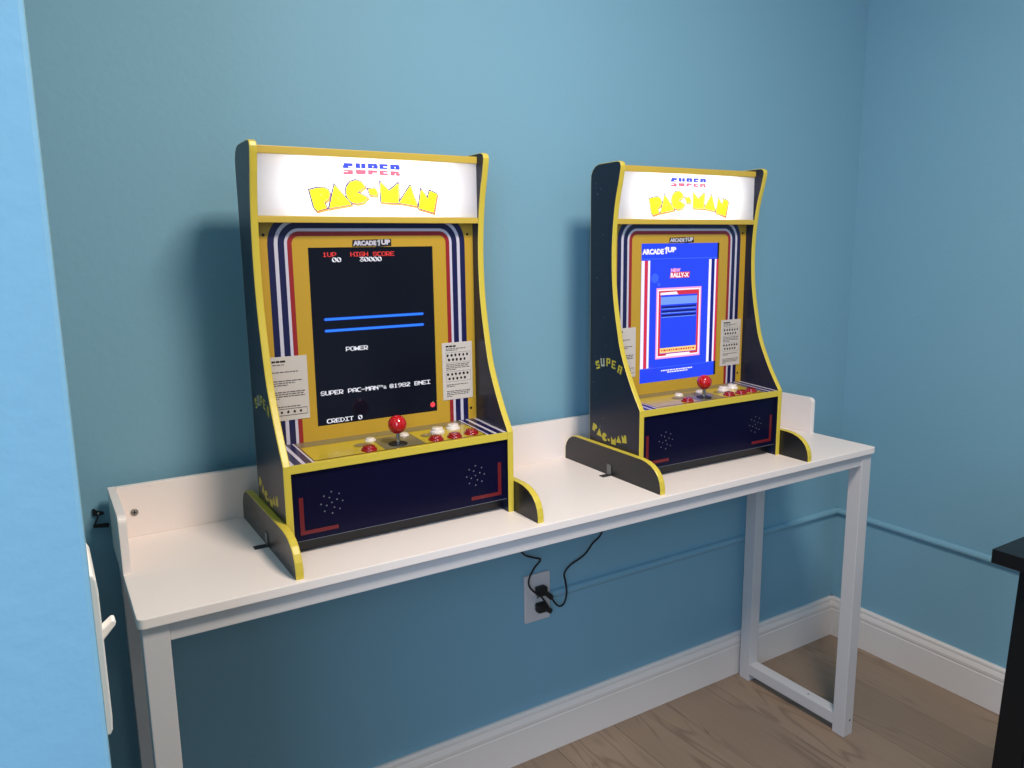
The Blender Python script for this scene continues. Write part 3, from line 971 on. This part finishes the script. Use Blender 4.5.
    for u in (-0.058, 0.066):
        g.flat([(u + 0.016 * math.cos(a * 0.524), 0.052 + 0.010 * math.sin(a * 0.524)) for a in range(12)], fr, 0.0006, 'print_and_shade_grey')
    stuff(g.build('panel_print_and_shade', cp))
    MB().box(-BI, BI, ly(-0.2868), ly(-0.2845), 0.1385, 0.1522, 'edge_yellow', 0.0008).build('front_edge_trim', root)

    def zd(y):
        return zf + (y - yf_) / D * (zb - zf)
    # joystick
    jy, jx = -0.2560, -0.0035
    j = MB().lathe([(0.0165, 0), (0.0165, 0.0014), (0.0150, 0.0022)], (jx, ly(jy), zd(jy)), 'rubber_black', 28).build('joystick', root)
    MB().lathe([(0.0038, 0), (0.0038, 0.022)], (jx, ly(jy), zd(jy) + 0.001), 'chrome', 16).build('shaft', j)
    o = MB().sphere((jx, ly(jy), zd(jy) + 0.0345), 0.0160, 'stick_red', 28, 18).build('ball_knob', j)
    o['label'] = 'glossy red ball knob'
    # buttons
    for (bx_, by_, R_, hh, m) in ((-0.0590, -0.2640, 0.0135, 0.0075, 'button_red'), (0.0650, -0.2640, 0.0135, 0.0075, 'button_red'), (0.1010, -0.2650, 0.0135, 0.0075, 'button_red'), (0.1375, -0.2600, 0.0135, 0.0075, 'button_red'),
                                  (0.0870, -0.2250, 0.0135, 0.0095, 'button_white'), (0.1230, -0.2170, 0.0135, 0.0095, 'button_white'), (-0.0370, -0.2130, 0.0100, 0.0045, 'button_white'), (0.0265, -0.2120, 0.0100, 0.0045, 'button_white')):
        q = zd(by_) - 0.0004
        bt = MB().lathe([(R_, 0), (R_, hh * 0.30), (R_ * 0.93, hh * 0.48), (R_ * 0.80, hh * 0.50)], (bx_, ly(by_), q), m, 24).build('button', root)
        MB().lathe([(R_ * 0.76, 0), (R_ * 0.76, hh * 0.85), (R_ * 0.70, hh), (R_ * 0.3, hh * 0.96)], (bx_, ly(by_), q + 0.0004), m, 24).build('plunger', bt)
    # lower front
    fp = MB().box(-BI, BI, ly(-0.2810), ly(-0.2700), 0.0245, 0.1385, 'front_navy', 0.0006).build('front_panel', root)
    fr = FRONT(-0.2810)
    for s in (-1, 1):
        g = MB()
        g.rect(*sorted((s * 0.1865, s * 0.1795)), 0.0410, 0.0965, fr, 0.0003, 'print_darkred')
        g.rect(*sorted((s * 0.1865, s * 0.1240)), 0.0345, 0.0410, fr, 0.0003, 'print_darkred')
        g.build('corner_mark', fp)
    MB().rect(-BI, BI, 0.0246, 0.0252, fr, 0.0003, 'speck').build('lower_edge', fp)
    for s in (-1, 1):
        g = MB()
        spots = [(0, 0)] + [(0.0095 * math.cos(a * math.pi / 2 + 0.4), 0.0095 * math.sin(a * math.pi / 2 + 0.4)) for a in range(4)] + [(0.0180 * math.cos(a * math.pi / 4), 0.0180 * math.sin(a * math.pi / 4)) for a in range(8)]
        for u, v in spots:
            g.flat([(s * 0.133 + u + 0.0013 * math.cos(a), 0.0800 + v + 0.0013 * math.sin(a)) for a in range(6)], fr, 0.0003, 'speck')
        stuff(g.build('speaker_holes', fp))
    return root


cabinet((0.4375, -Y0 - 0.0010, DH), 0.003, 'yellow edged tabletop arcade cabinet with dark game screen, nearer the bare end of the desk', False)
cabinet((1.1590, -Y0 - 0.0050, DH), -0.017, 'yellow edged tabletop arcade cabinet with bright blue menu screen, nearer the room corner', True)

# ------------------------------------------------------------------ wall outlet and cords
ox, oz = 0.8815, 0.4160
ou = empty('wall_outlet', (ox, 0, oz), 'grey white duplex outlet on the back wall below the desk', 'outlet')
MB().box(-0.0365, 0.0365, -0.0085, 0.0, -0.0600, 0.0600, 'outlet_white', 0.0035).build('cover_plate', ou)
for z in (0.021, -0.021):
    pts = [(0.0165 * math.cos(a), z + max(-0.0135, min(0.0135, 0.0175 * math.sin(a)))) for a in [k * math.pi / 10 for k in range(20)]]
    so = MB().prism(pts, 'y', -0.0102, -0.008, 'outlet_white').build('socket', ou)
    MB().box(-0.0075, -0.0055, -0.0105, -0.0100, z + 0.001, z + 0.009, 'hole_dark').box(0.0055, 0.0075, -0.0105, -0.0100, z + 0.001, z + 0.008, 'hole_dark').build('slots', so)
MB().lathe([(0.0032, 0), (0.0032, 0.0010)], (0, -0.0085, 0), 'screw_metal', 12, 'y').build('screw', ou)


def plug(z, dirx, dirz):
    g = MB()
    px, pz = ox + 0.004, oz + z
    g.box(px - 0.014, px + 0.012, -0.030, -0.0106, pz - 0.011, pz + 0.011, 'rubber_black', 0.004)
    g.tube([(px + 0.004, -0.024, pz - 0.002), (px + 0.004 + dirx * 0.6, -0.028, pz + dirz * 0.6), (px + 0.004 + dirx, -0.029, pz + dirz)], 0.0062, 'rubber_black', 10)
    return g, (px + 0.004 + dirx, -0.029, pz + dirz)


for z, dx, dz, path, label in (
        (0.021, 0.018, -0.020, [(0.918, -0.030, 0.400), (0.933, -0.028, 0.388), (0.949, -0.024, 0.392), (0.957, -0.022, 0.415), (0.953, -0.022, 0.445), (0.950, -0.022, 0.466), (0.968, -0.022, 0.483), (0.998, -0.022, 0.494), (1.016, -0.022, 0.504), (1.036, -0.022, 0.524), (1.063, -0.020, 0.542), (1.085, -0.014, 0.590), (1.095, -0.013, 0.66), (1.10, -0.013, 0.74)],
         'black power cord looping right from the upper socket of the outlet'),
        (-0.021, 0.016, -0.012, [(0.899, -0.036, 0.388), (0.888, -0.040, 0.408), (0.872, -0.038, 0.432), (0.852, -0.034, 0.450), (0.843, -0.030, 0.466), (0.848, -0.026, 0.482), (0.864, -0.022, 0.500), (0.880, -0.022, 0.5140), (0.8775, -0.022, 0.5200), (0.858, -0.022, 0.5280), (0.834, -0.020, 0.5420), (0.815, -0.014, 0.580), (0.808, -0.013, 0.66), (0.805, -0.013, 0.74)],
         'black power cord climbing left from the lower socket of the outlet')):
    g, e = plug(z, dx, dz)
    pc = empty('power_cord', (ox, -0.02, oz + z), label, 'power cord', 'power cords plugged into the outlet')
    for nm, mb in (('plug', g), ('cable', MB().tube(catmull([e] + path, 5), 0.0023, 'rubber_black', 8))):
        ob = mb.build(nm, pc)
        ob.location = -pc.location

# ------------------------------------------------------------------ small fitting on the wall left of the desk
bk = empty('wall_bracket', (-0.0171, 0, 0.795), 'small black bracket with a screw on the wall beside the desk end', 'bracket')
MB().prism([(-0.0075, 0.0150), (-0.0050, 0.0160), (0.0000, 0.0110), (0.0090, 0.0075), (0.0100, 0.0035), (-0.0020, 0.0030), (-0.0080, 0.0045)], 'y', -0.0045, 0.0, 'rubber_black', 0.0006).build('mounting_plate', bk)
MB().tube([(0.0005, -0.004, 0.007), (-0.0015, -0.008, 0.000), (-0.0045, -0.010, -0.006), (-0.0065, -0.010, -0.011)], 0.0016, 'bracket_dark', 8).build('hook', bk)
MB().prism([(-0.0090, -0.0095), (0.0130, -0.0105), (0.0160, -0.0130), (0.0140, -0.0185), (-0.0090, -0.0150)], 'y', -0.0125, -0.0085, 'rubber_black', 0.0006).build('strap', bk)
MB().lathe([(0.0020, 0), (0.0020, 0.0016), (0.0014, 0.0022)], (0.0008, -0.0045, 0.0075), 'chrome', 12, 'y').build('screw', bk)

# ------------------------------------------------------------------ light switch on the near wall end, seen edge on
sw = empty('light_switch', (XL, -0.9196, 0.983), 'white toggle light switch seen edge on at the near wall end', 'light switch')
pl_ = [(0.0, -0.057), (0.0028, -0.0568), (0.0042, -0.0540), (0.0048, -0.045), (0.0048, 0.045), (0.0042, 0.0520), (0.0026, 0.0560), (0.0, 0.057)]
MB().prism(pl_, 'y', 0.0, 0.070, 'switch_white', 0.0010).build('cover_plate', sw)
tg = [(0.003, 0.003), (0.0118, 0.0098), (0.0135, 0.0096), (0.0142, 0.0080), (0.0138, 0.0058), (0.003, -0.006)]
MB().prism(tg, 'y', 0.030, 0.040, 'switch_white', 0.0008).build('toggle', sw)
for z in (0.030, -0.030):
    MB().lathe([(0.0030, 0), (0.0030, 0.0008)], (0.0048, 0.035, z), 'screw_metal', 10, 'x').build('screw', sw)

# ------------------------------------------------------------------ black table at the right edge
tb = empty('black_table', (1.24, -0.838, 0), 'black table whose corner and leg cut into the right edge', 'table')
tw, td, tz = 0.70, 1.20, 0.74
MB().box(0.0, tw, -td, 0.0, tz - 0.024, tz, 'table_black', 0.0012).build('tabletop', tb)
for sx_, sy_ in ((0, 0), (1, 0), (0, 1), (1, 1)):
    a = 0.033 if sx_ == 0 else tw - 0.033 - 0.046
    bq = -0.030 - 0.046 if sy_ == 0 else -td + 0.030
    sh = -0.050 * (1 if sx_ == 0 else -1)
    vs = []
    for z, off in ((0.0, sh), (tz - 0.024, 0.0)):
        for x_, y_ in ((a, bq), (a + 0.046, bq), (a + 0.046, bq + 0.046), (a, bq + 0.046)):
            vs.append((x_ + off, y_, z))
    bm = bmesh.new()
    bv = [bm.verts.new(v) for v in vs]
    for f in ((3, 2, 1, 0), (4, 5, 6, 7), (0, 1, 5, 4), (1, 2, 6, 5), (2, 3, 7, 6), (3, 0, 4, 7)):
        bm.faces.new([bv[k] for k in f])
    bmesh.ops.bevel(bm, geom=list(bm.edges), offset=0.002, segments=2, affect='EDGES')
    MB().bm(bm, 'table_black').build('leg', tb)
MB().box(0.07, tw - 0.07, -0.062, -0.044, tz - 0.075, tz - 0.024, 'table_black', 0.001).build('apron', tb)
